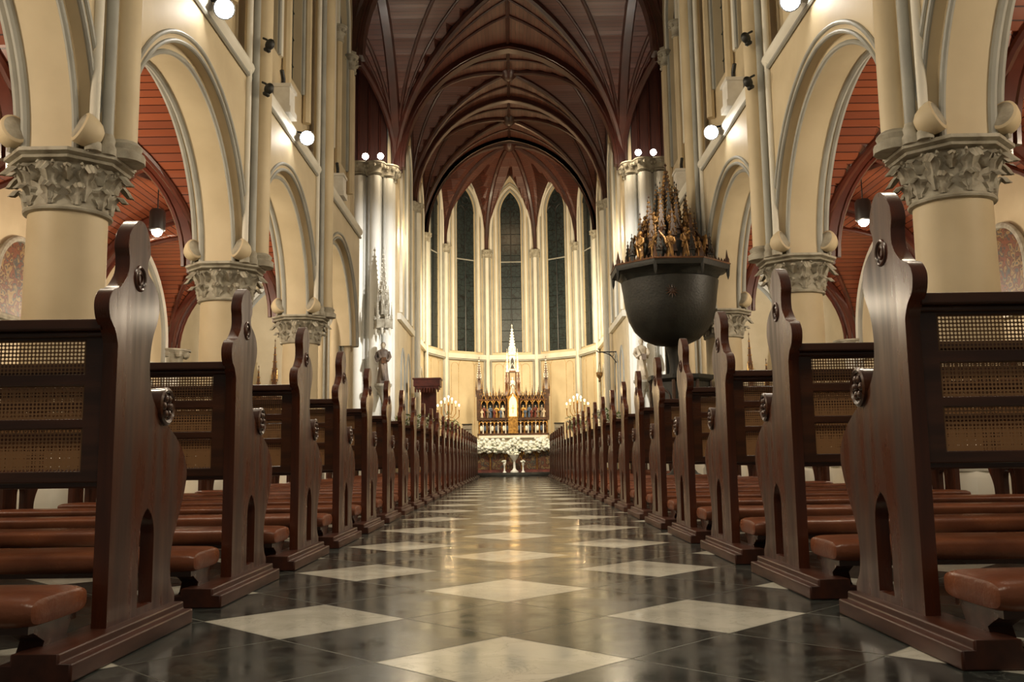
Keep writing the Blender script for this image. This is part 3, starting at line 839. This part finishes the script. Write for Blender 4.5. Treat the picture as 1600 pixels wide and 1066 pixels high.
# ------------------------------------------------------------------ high altar reredos
RY=46.3; Z0=.88
root=empty('high_altar',(0,RY,Z0),'carved gothic high altar with gilded figures and tall central spire','altar')
def W(z): return z-Z0
b=B().mat(WHITE); b.box(-1.6,1.6,-.6,0,0,.05); b.box(-1.5,1.5,-.5,0,.05,W(1.62)); b.box(-1.7,1.7,-.62,0,W(1.62),W(1.74)); b.mat(GILT)
for k in range(7): b.tube([(-1.3+k*.43+x,-.51,W(1.1)+z) for x,z in [(-.16,-.15)]+pointed(.16,.2,n=4)+[(.16,-.15)]],.015,5)
b.obj('altar_block',root,label='white marble altar block')
b=B().mat(OAKD); b.box(-1.78,1.78,-.3,.1,W(1.74),W(1.85)); b.box(-1.74,1.74,-.12,.1,W(1.85),W(2.5)); b.box(-1.8,1.8,-.32,.12,W(2.5),W(2.62))
for k in range(19):
    x=-1.6875+k*.1875
    if abs(x)<.26: continue
    b.mat(WHITE if k%2 else GILT); b.tube([(x,-.22,W(1.85)),(x,-.22,W(2.5))],.026,6)
for k in range(18):
    x=-1.594+k*.1875
    if abs(x)<.26: continue
    b.mat(GILT); b.tube([(x+u,-.24,W(2.3)+v) for u,v in pointed(.09,.14,n=4)],.016,5)
    b.mat((WHITE,BLUEV,OAKD)[k%3]); b.sphere((x,-.16,W(2.1)),.07,6,5,(1,.6,2))
b.obj('predella',root,label='oak arcade with white and gold colonnettes')
b=B().mat(OAKD); b.box(-1.74,1.74,0,.15,W(2.62),W(3.75))
b.mat(BRONZE); b.box(-1.6,-.32,-.02,0,W(2.75),W(3.45)); b.box(.32,1.6,-.02,0,W(2.75),W(3.45))
SP=.31
for sg in (1,-1):
    for k in range(5):
        x=sg*(.36+k*SP); b.mat(GILT if k%2 else OAK); b.tube([(x,-.2,W(2.62)),(x,-.2,W(3.5))],.03,6); spire(b,x,-.2,W(3.5),.1,.75,OAKD,GILT,4,3)
    for k in range(4):
        x=sg*(.515+k*SP)
        b.mat(GILT); b.tube([(x+u,-.2,W(3.3)+v) for u,v in pointed(.13,.2,n=5)],.022,5)
        b.tube([(x-.15,-.22,W(3.45)),(x,-.22,W(3.82)),(x+.15,-.22,W(3.45))],.02,5); b.sphere((x,-.22,W(3.87)),.035,6,4)
    b.mat(OAK); b.box(*sorted((sg*.32,sg*1.7)),-.25,.1,W(3.5),W(3.56))
b.obj('niche_screen',root)
b=B(); b.mat(OAKD); b.box(-1.6,1.6,-.03,.03,W(3.66),W(3.72))
for k in range(24):
    x=-1.5+k*.13
    b.tube([(x,0,W(3.7)),(x,0,W(3.98))],[.03,.004],4)
b.obj('cresting',root)
FC=[STATW,GILT,BLUEV,REDV,STATM]
for sg in (1,-1):
    for k in range(4):
        x=sg*(.515+k*SP); b=B(); figure(b,0,0,0,.6,FC[(k+(sg>0))%5],STATW,seg=10,ph=k); b.obj('figure',root,(x,-.15,W(2.64)),label='small painted and gilded saint figure')
        b=B(); figure(b,0,0,0,.42,FC[(k+2)%5],STATW,seg=10,ph=k+1); b.obj('figure',root,(x+.1*sg,-.24,W(2.64)),label='small painted and gilded saint figure')
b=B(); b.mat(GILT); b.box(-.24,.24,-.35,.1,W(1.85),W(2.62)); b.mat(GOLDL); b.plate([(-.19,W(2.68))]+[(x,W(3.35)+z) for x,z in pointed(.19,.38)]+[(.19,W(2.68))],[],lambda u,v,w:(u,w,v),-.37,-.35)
b.mat(GILT); b.box(-.28,.28,-.35,.1,W(2.62),W(3.7)); b.tube([(x,-.38,W(3.4)+z) for x,z in [(-.22,-.75)]+pointed(.22,.44)+[(.22,-.75)]],.03,6)
b.tube([(-.32,-.38,W(3.6)),(0,-.38,W(4.3)),(.32,-.38,W(3.6))],.03,6); b.box(-.012,.012,-.4,-.38,W(2.85),W(3.25)); b.box(-.08,.08,-.4,-.38,W(3.08),W(3.11))
b.obj('tabernacle',root,label='gilded tabernacle with niche given its own glow')
b=B(); 
for sx in (-.3,.3): spire(b,sx,-.3,W(3.7),.18,1.9,OAK,ROSEW,4,6)
for sx in (-.26,.26): spire(b,sx,-.3,W(4.9),.13,1.2,ROSEW,GILT,4,4)
b.mat(OAK); 
for sx in (-.17,.17):
    for sy in (-.25,0): b.tube([(sx,sy,W(3.7)),(sx,sy,W(4.9))],.035,6)
b.box(-.28,.28,-.3,.05,W(4.9),W(4.98)); spire(b,0,-.12,W(4.98),.36,2.4,ROSEW,WHITE,4,9)
b.mat(WHITE); b.tube([(-.2,-.32,W(4.9)),(0,-.34,W(5.35)),(.2,-.32,W(4.9))],.025,5)
b.mat(DARK); b.plate([(-.08,W(5.1)),(.08,W(5.1)),(.08,W(5.5)),(0,W(5.66)),(-.08,W(5.5))],[],lambda u,v,w:(u,w,v),-.35,-.32)
b.obj('central_spire',root,label='tall pale rose openwork central spire')
b=B(); figure(b,0,0,0,.9,WHITE,WHITE,seg=12); b.obj('figure',root,(0,-.12,W(3.75)),label='white statue in the central niche')
for sg in (1,-1):
    b=B(); b.mat(OAKD); b.box(-.13,.13,-.2,.1,W(2.62),W(4.0)); spire(b,0,-.05,W(4.0),.21,1.75,OAKD,WHITE,4,8)
    spire(b,-.15,-.15,W(3.7),.08,1.0,OAKD,GILT,4,4); spire(b,.15,-.15,W(3.7),.08,1.0,OAKD,GILT,4,4)
    b.obj('side_pinnacle',root,(sg*1.68,0,0),label='dark oak side pinnacle with white crockets'); 

# side altars in the transept
for s in (1,-1):
    root=empty('side_altar',(s*8.9,34.3,0),'carved wooden side altar with gilded pinnacles in the transept','altar','transept side altars')
    b=B().mat(OAK); b.box(-1.3,1.3,-.4,.3,0,1.1); b.box(-1.4,1.4,-.5,.3,1.1,1.2); b.obj('altar_block',root)
    b=B().mat(OAK); b.box(-1.2,1.2,.1,.3,1.2,3.0)
    for x in (-1.2,-.6,0,.6,1.2): spire(b,x,.05,1.2+(1.2 if x else 1.6),.2,1.8 if x else 2.4,OAK,GILT,4,5)
    b.mat(GILT)
    for x in (-.9,-.3,.3,.9): b.tube([(x+u,0,2.3+v) for u,v in [(-.25,-.9)]+pointed(.25,.4)+[(.25,-.9)]],.035,6)
    b.obj('screen',root)
    for x in (-.9,-.3,.3,.9):
        b=B(); figure(b,0,0,0,1.0,GILT,STATW,seg=10); b.obj('figure',root,(x,-.05,1.22))

# ------------------------------------------------------------------ front altar with flowers
root=empty('front_altar',(0,31.4,.12),'red-brown altar table with arched painted panels and white cloth','altar')
b=B().mat(REDV); b.box(-1.3,1.3,-.38,.38,.06,.86); b.box(-1.38,1.38,-.43,.43,0,.08); b.box(-1.38,1.38,-.43,.43,.8,.9)
b.mat(GILT)
for k in range(6): b.tube([(-1.3+k*.52,-.4,.08),(-1.3+k*.52,-.4,.8)],.025,8)
for k in range(5): b.tube([(-1.04+k*.52+u,-.4,.5+v) for u,v in pointed(.22,.24)],.02,6)
b.obj('altar_body',root)
for k in range(5):
    b=B().mat(PAINT); c=-1.04+k*.52; b.plate([(c-.21,.1)]+[(c+u,.5+v) for u,v in pointed(.21,.22)]+[(c+.21,.1)],[],lambda u,v,w:(u,w,v),-.395,-.38); b.obj('painted_panel',root)
b=B().mat(WHITE); b.box(-1.48,1.48,-.5,.5,.9,.96); b.box(-1.48,1.48,-.505,-.49,.84,.96); b.obj('altar_cloth',root,label='white altar cloth')
def blossoms(b,pts,r0=.03,r1=.06,mats=(BLOSSOM,)):
    for p in pts:
        b.mat(random.choice(mats)); r=random.uniform(r0,r1); b.sphere(p,r,7,5,(1,1,.8))
def leaves(b,pts,L=.14):
    b.mat(LEAF)
    for p in pts:
        a=random.uniform(0,2*pi); el=random.uniform(-.5,.9); d=Vector((cos(a)*cos(el),sin(a)*cos(el),sin(el)))*L; n=Vector((-sin(a),cos(a),0))*L*.22
        p=Vector(p); b.add([p,p+d*.5+n,p+d,p+d*.5-n],[(0,1,2,3)])
root=empty('altar_garland',(0,30.66,.98),'thick garland of white flowers and greenery along the altar edge','flower garland')
pts=[]
for k in range(900):
    x=random.uniform(-1.58,1.58); pts.append((x,max(-.12,min(.1,random.gauss(0,.06))),max(-.20,min(.24,random.gauss(.06,.09)-.09*abs(sin(x*3.3))))))
b=B(); blossoms(b,pts,.04,.075); o=b.obj('blossoms',root); o['kind']='stuff'
b=B(); leaves(b,[(p[0],p[1],p[2]-.03) for p in pts[:260]],.1); o=b.obj('foliage',root); o['kind']='stuff'
root=empty('flower_urn',(0.02,30.15,.12),'white pedestal urn with a bouquet in front of the altar','flower urn')
b=B().mat(WHITE); b.lathe([(.13,0),(.13,.04),(.07,.08),(.04,.14),(.035,.34),(.06,.4),(.12,.48),(.15,.54),(.16,.56),(.13,.56)],(0,0,0),20); b.obj('urn',root)
pts=[(random.gauss(0,.08),max(-.2,min(.2,random.gauss(0,.07))),.58+abs(random.gauss(0,.07))) for _ in range(60)]
b=B(); blossoms(b,pts,.025,.05); o=b.obj('blossoms',root); o['kind']='stuff'
b=B(); leaves(b,pts[:30],.1); o=b.obj('foliage',root); o['kind']='stuff'
for sg in (-1,1):
    b=B().mat(WHITE); b.lathe([(.06,0),(.05,.03),(.025,.06),(.02,.2),(.04,.24),(.05,.28),(.03,.3)],(0,0,0),14); b.mat(BLOSSOM); 
    for _ in range(14): b.sphere((random.gauss(0,.035),random.gauss(0,.035),.33+random.uniform(-.02,.05)),.028,6,4)
    b.obj('flower_vase',None,(sg*.3,30.15,.12),label='small white vase of flowers beside the urn',category='vase',group='altar vases')

# flower stands
for i,(x,y,z,h) in enumerate([(-3.6,30.4,.12,1.45),(3.6,30.4,.12,1.45),(-2.75,40.1,.12,1.75),(2.75,40.1,.12,1.75),(-3.55,36.2,.12,1.7),(3.55,36.0,.12,1.9)]):
    root=empty('flower_stand',(x,y,z),'tall metal stand topped with white and green flowers','flower arrangement','sanctuary flower stands')
    b=B().mat(GILT); b.lathe([(.22,0),(.2,.03),(.04,.08),(.025,h-.2),(.06,h-.1),(.18,h)],(0,0,0),14); b.obj('stand',root)
    cl=lambda v:max(-.4,min(.4,v))
    pts=[(cl(random.gauss(0,.2)),cl(random.gauss(0,.2)),h+.15+random.gauss(0,.14)) for _ in range(100)]
    b=B(); blossoms(b,pts,.035,.06); o=b.obj('blossoms',root); o['kind']='stuff'
    b=B(); leaves(b,pts*2,.2); o=b.obj('foliage',root); o['kind']='stuff'

# candelabra
for sg in (-1,1):
    root=empty('candelabra',(sg*3.02,43.2,.88),'tall gilded candelabra with many lit candles','candelabra','sanctuary candelabra')
    b=B().mat(GILT); b.lathe([(.25,0),(.22,.05),(.06,.12),(.04,.5),(.08,.6),(.035,.7),(.03,2.2),(.05,2.25),(.02,2.4)],(0,0,0),14)
    tips=[(0,2.4)]
    for i,(dx,zz) in enumerate(((.17,2.3),(.34,2.15),(.5,2.0))):
        for q2 in (1,-1):
            b.tube([(0,0,zz-.45),(q2*dx*.6,0,zz-.5),(q2*dx,0,zz-.3),(q2*dx,0,zz)],.018,6); tips.append((q2*dx,zz)); b.lathe([(.01,0),(.05,.02),(.05,.03)],(q2*dx,0,zz-.02),8)
    b.obj('stand',root)
    for (x,z) in tips:
        b=B().mat(CANDLE); b.tube([(x,0,z),(x,0,z+.18)],.02,8); b.obj('candle',root)
        b=B().mat(FLAME); b.sphere((x,0,z+.23),.038,8,6,(1,1,1.5)); b.obj('flame',root)
    light('candle_light','POINT',(sg*3.02,43.0,3.7),70,col=(1,.7,.36),size=.1)

# grey loudspeakers beside altar
for sg in (-1,1):
    b=B().mat(GREYBOX); b.box(-.22,.22,-.18,.18,0,1.35); b.mat(DARK); b.box(-.24,.24,-.2,.2,1.35,1.39)
    for k in range(6): b.box(-.2,.2,-.19,-.18,.12+k*.2,.135+k*.2)
    o=b.obj('loudspeaker',None,(sg*2.2,44.2,.88),label='grey box loudspeaker on the sanctuary floor',category='loudspeaker',group='sanctuary loudspeakers')

# cathedra canopy
root=empty('throne',(-3.5,38.0,.12),'dark red carved throne with projecting wooden canopy','throne')
b=B().mat(REDV); b.box(-.32,.32,.32,.42,0,3.45); b.box(-.42,-.36,-.3,.32,0,1.1); b.box(.36,.42,-.3,.32,0,1.1); b.box(-.4,.4,-.3,.36,.4,.5); b.obj('seat_and_back',root)
b=B().mat(REDV); b.box(-.48,.48,-.5,.42,3.36,3.44); b.box(-.54,.54,-.56,.42,3.44,3.72); b.box(-.58,.58,-.6,.42,3.72,3.78)
for k in range(9): b.lathe([(.005,-.18),(.035,-.14),(.04,0)],(-.46+k*.115,-.52,3.36),6)
b.obj('canopy',root,label='crimson carved wooden canopy')

# sanctuary lamp on bracket
root=empty('sanctuary_lamp',(4.3,37.8,4.9),'hanging brass sanctuary lamp on a wrought iron wall bracket','hanging lamp')
b=B().mat(DARK); b.tube([(0,0,0),(-.75,0,.0),(-.82,0,.06)],.025,6); b.tube([(0,0,-.45),(-.25,0,-.12),(-.6,0,0)],.02,6); b.tube([(-.2+.1*cos(t*pi/6),0,-.08+.1*sin(t*pi/6)) for t in range(12)],.012,5,closed=True); b.obj('bracket',root)
b=B().mat(GILTD); b.tube([(-.72,0,0),(-.72,0,-.5)],.012,5)
for k in range(3):
    a=k*2*pi/3; b.tube([(-.72,0,-.4),(-.72+.12*cos(a),.12*sin(a),-.85)],.009,5)
b.lathe([(.01,-1.25),(.05,-1.2),(.04,-1.12),(.12,-1.0),(.14,-.88),(.12,-.84)],(-.72,0,0),16); b.obj('lamp_bowl',root)

# ------------------------------------------------------------------ statues on far pillars
for s in (-1,1):
    X=s*4.66; Y=33.05; zb=3.3
    root=empty('statue',(X,Y,zb),'robed saint statue holding a book on a pillar corbel' if s<0 else 'pale robed saint statue with raised hand on a pillar corbel','statue')
    b=B(); m=STATM if s<0 else STATW
    figure(b,0,0,0,1.5,m,STATW,seg=28,ph=1)
    b.mat(OAK if s<0 else STATM); b.box(-.02,.14,-.26,-.19,.72,.94)
    b.obj('body',root)
    root=empty('statue_corbel',(X,Y,zb),'carved grey corbel supporting the saint statue','corbel','statue corbels')
    b=B().mat(CAPM); b.lathe([(.03,-.75),(.08,-.6),(.14,-.4),(.24,-.2),(.3,-.1),(.32,-.08),(.32,0),(.1,0)],(0,0,0),12)
    b.tube([(0,.1,-.3),(s*.18,.4,-.3)],.1,6); b.obj('bracket',root)
    root=empty('statue_canopy',(X,Y,5.3),'tall carved grey gothic canopy above the saint statue','canopy','statue canopies')
    b=B().mat(CAPM); b.lathe([(.22,0),(.32,.02),(.34,.3),(.3,.34),(.2,.36)],(0,0,0),6)
    for k in range(6):
        a=k*pi/3; spire(b,.3*cos(a),.3*sin(a),.0,.1,1.0,CAPM,IVORY,4,3)
        a+=pi/6; spire(b,.2*cos(a),.2*sin(a),.5,.09,1.1,CAPM,IVORY,4,3)
        b.lathe([(.004,-.25),(.03,-.15),(.05,0)],(.28*cos(a),.28*sin(a),0),5)
    spire(b,0,0,.4,.26,2.7,CAPM,IVORY,4,9)
    b.tube([(0,.1,.2),(s*.18,.4,.2)],.1,6)
    b.obj('canopy',root)

# ------------------------------------------------------------------ pulpit
root=empty('pulpit',(3.35,19.2,0),'dark carved wooden pulpit with shell canopy crowned by gilded pinnacles','pulpit')
b=B().mat(BRONZE); b.lathe([(.5,0),(.5,.12),(.3,.2),(.18,.35),(.16,.8),(.25,1.0),(.5,1.15),(.62,1.25)],(.15,0,0),8,rot=pi/8); b.obj('base',root)
b=B().mat(BRONZE); b.lathe([(.6,1.2),(.66,1.26),(.62,1.32),(.62,2.05),(.7,2.12),(.7,2.2),(.5,2.2)],(.15,0,0),8,rot=pi/8)
for k in range(8):
    a=k*pi/4; b.mat(OAKD); b.tube([(.15+.585*cos(a)-sin(a)*u,.585*sin(a)+cos(a)*u,1.7+v) for u,v in [(-.15,-.35)]+pointed(.15,.2,n=4)+[(.15,-.35)]],.02,5)
    a+=pi/8; b.tube([(.15+.63*cos(a),.63*sin(a),1.3),(.15+.63*cos(a),.63*sin(a),2.1)],.035,6)
b.obj('parapet',root)
b=B().mat(BRONZE); b.box(-.05,.4,.45,.6,2.1,3.1); b.lathe([(.12,2.2),(.10,2.4),(.12,2.6),(.18,2.95)],(.1,.35,0),10); b.obj('backboard',root)
DZ=-.17
BP=[(.1,2.84),(.35,2.87),(.58,2.97),(.76,3.15),(.88,3.38),(.95,3.68),(.99,4.0),(1.02,4.18)]
b=B().mat(BRONZE)
b.lathe([(.03,2.84)]+BP+[(1.0,4.2)],(0,0,0),32)
b.lathe([(.9,4.16),(1.03,4.2),(1.08,4.28),(1.16,4.33),(1.26,4.36),(1.28,4.42),(1.28,4.49),(1.0,4.51),(.3,4.52)],(0,0,0),8,rot=pi/8)
b.mat(OAKD); b.sphere((-.12,-.95,3.85),.07,10,8,(1,.4,1))
for k in range(12): 
    a=k*pi/6; b.tube([(-.12+.06*cos(a),-.97,3.85+.06*sin(a)),(-.12+.15*cos(a),-.97,3.85+.15*sin(a))],[.015,.003],4)
b.obj('canopy_shell',root,label='dark shell-shaped sounding canopy')
b=B()
for k in range(8):
    a0=k*pi/4+pi/8; a1=a0+pi/4
    b.mat(OAK); b.tube([(1.28*cos(a0),1.28*sin(a0),4.65),(1.28*cos(a1),1.28*sin(a1),4.65)],.02,5)
    for j in range(9):
        t=j/9; x=1.22*(cos(a0)*(1-t)+cos(a1)*t); y=1.22*(sin(a0)*(1-t)+sin(a1)*t)
        b.mat(OAKD); b.lathe([(.035,0),(.025,.04),(.004,.09)],(x,y,4.66),5)
    b.mat(BRONZE); b.lathe([(.004,-.28),(.03,-.2),(.05,0)],(1.23*cos(a0),1.23*sin(a0),4.6),5)
    b.mat(OAKD); b.lathe([(.05,0),(.05,.1),(.03,.14),(.004,.3)],(1.22*cos(a0),1.22*sin(a0),4.65),5)
b.obj('cresting',root,(0,0,DZ))
b=B().mat(BRONZE); b.lathe([(.9,4.66),(.88,4.74),(.6,4.8),(.5,5.2),(.55,5.3),(.3,5.35)],(0,0,0),8,rot=pi/8)
for k in range(8):
    a=k*pi/4+pi/8; spire(b,.88*cos(a),.88*sin(a),4.64,.13,.72,BRONZE,OAKD,4,5)
    a+=pi/8; spire(b,.58*cos(a),.58*sin(a),4.9,.16,1.0,OAKD,GILTD,4,5)
    spire(b,.42*cos(a+.3),.42*sin(a+.3),5.0,.17,1.25,OAKD,GILTD,4,7)
    spire(b,.22*cos(a),.22*sin(a),5.3,.16,1.25,BRONZE,GILTD,4,7)
    b.mat(OAKD); b.tube([(.85*cos(a-pi/8),.85*sin(a-pi/8),5.0),(.6*cos(a-pi/8),.6*sin(a-pi/8),5.4),(.3*cos(a-pi/8),.3*sin(a-pi/8),5.5)],.04,5)
    b.mat(GILTD); b.tube([(.80*cos(a+pi/8+u*.2),.80*sin(a+pi/8+u*.2),4.95+v) for u,v in ((-1,0),(-.7,.2),(0,.35),(.7,.2),(1,0))],.03,5)
spire(b,0,0,5.2,.3,1.8,OAKD,GILTD,4,10)
b.obj('pinnacle_crown',root,(0,0,DZ),label='crown of dark and gilded pinnacles')
for k in range(14):
    a=k*2*pi/14+.1; b=B(); figure(b,0,0,0,.54+.08*(k%3),GILTD,GILTD,seg=12,ph=k); o=b.obj('figure',root,(.76*cos(a),.76*sin(a),4.68+DZ),label='gilded standing figure'); o.rotation_euler=(0,0,a+pi/2)
for k in range(8):
    a=k*2*pi/8-pi/4; b=B(); figure(b,0,0,0,.55,GILTD,GILTD,seg=12,ph=k); o=b.obj('figure',root,(.48*cos(a),.48*sin(a),5.26+DZ),label='gilded standing figure'); o.rotation_euler=(0,0,a+pi/2)

# ------------------------------------------------------------------ aisle paintings
for s in (1,-1):
    for y in (11.9,17.15,22.4):
        root=empty('wall_painting',(s*9.36,y,3.2),'arched devotional painting in a carved stone frame','painting','aisle paintings')
        mp=lambda u,v,w,s=s:(-s*w,u,v)
        b=B().mat(PAINT); b.plate([(-.75,.1)]+[(x,.75+z) for x,z in pointed(.75,.8)]+[(.75,.1)],[],mp,0,.04); 
        b.obj('canvas',root)
        b=B().mat(CAPM); b.tube([mp(u,v,.05) for u,v in [(-.8,.05)]+[(x,.75+z) for x,z in pointed(.8,.86)]+[(.8,.05)]],.06,8); b.tube([mp(-.9,.05,.06),mp(.9,.05,.06)],.07,8); b.obj('frame',root)

# ------------------------------------------------------------------ lights
for s in (1,-1): light('apse_light','AREA',(s*2.6,41.5,8.5),500,col=(1,.82,.54),size=.6,target=(-s*1,49,4.5))
light('altar_fill','SPOT',(0,39,9),1700,col=(1,.83,.56),size=.2,target=(0,46.5,3.4),spot=42)  # unseen spot added to brighten the high altar
light('altar_fill','SPOT',(0,25,9),3000,col=(1,.92,.74),size=.2,target=(0,30.9,1.05),spot=24)  # added in mid-air to brighten the altar flowers, no fixture
light('altar_fill','SPOT',(0,22,5.6),1300,col=(1,.85,.6),size=.2,target=(0,31.0,.75),spot=20)  # added lower down to brighten the altar front, hangs free
light('apse_vault_fill','POINT',(0,45.9,13.6),90,col=(1,.62,.32),size=.3)  # added warm glow under the apse vault, no lamp stands here
for s in (1,-1):
    light('pillar_fill','SPOT',(-s*3.9,25.6,8.0),6500,col=(1,.95,.87),size=.2,target=(s*4.95,33.6,6.0),spot=44,blend=.8)  # unseen spots added to whiten the far pillars, without fixtures
    light('transept_light','POINT',(s*8,30,5.0),110,size=.3)
    light('choir_fill','POINT',(s*3.9,36.3,9.5),150,col=(1,.83,.58),size=.2)  # added choir fill, not tied to any fixture
light('nave_fill','AREA',(0,.5,6.5),120,col=(1,.87,.66),size=1.5,target=(0,8,0))  # added soft fill above the camera, no known lamp
w=bpy.data.worlds.new('World'); scene.world=w; w.use_nodes=True
bg=w.node_tree.nodes['Background']; bg.inputs[0].default_value=(1,.89,.72,1); bg.inputs[1].default_value=.10
scene.view_settings.view_transform='Standard'
scene.view_settings.exposure=0.15
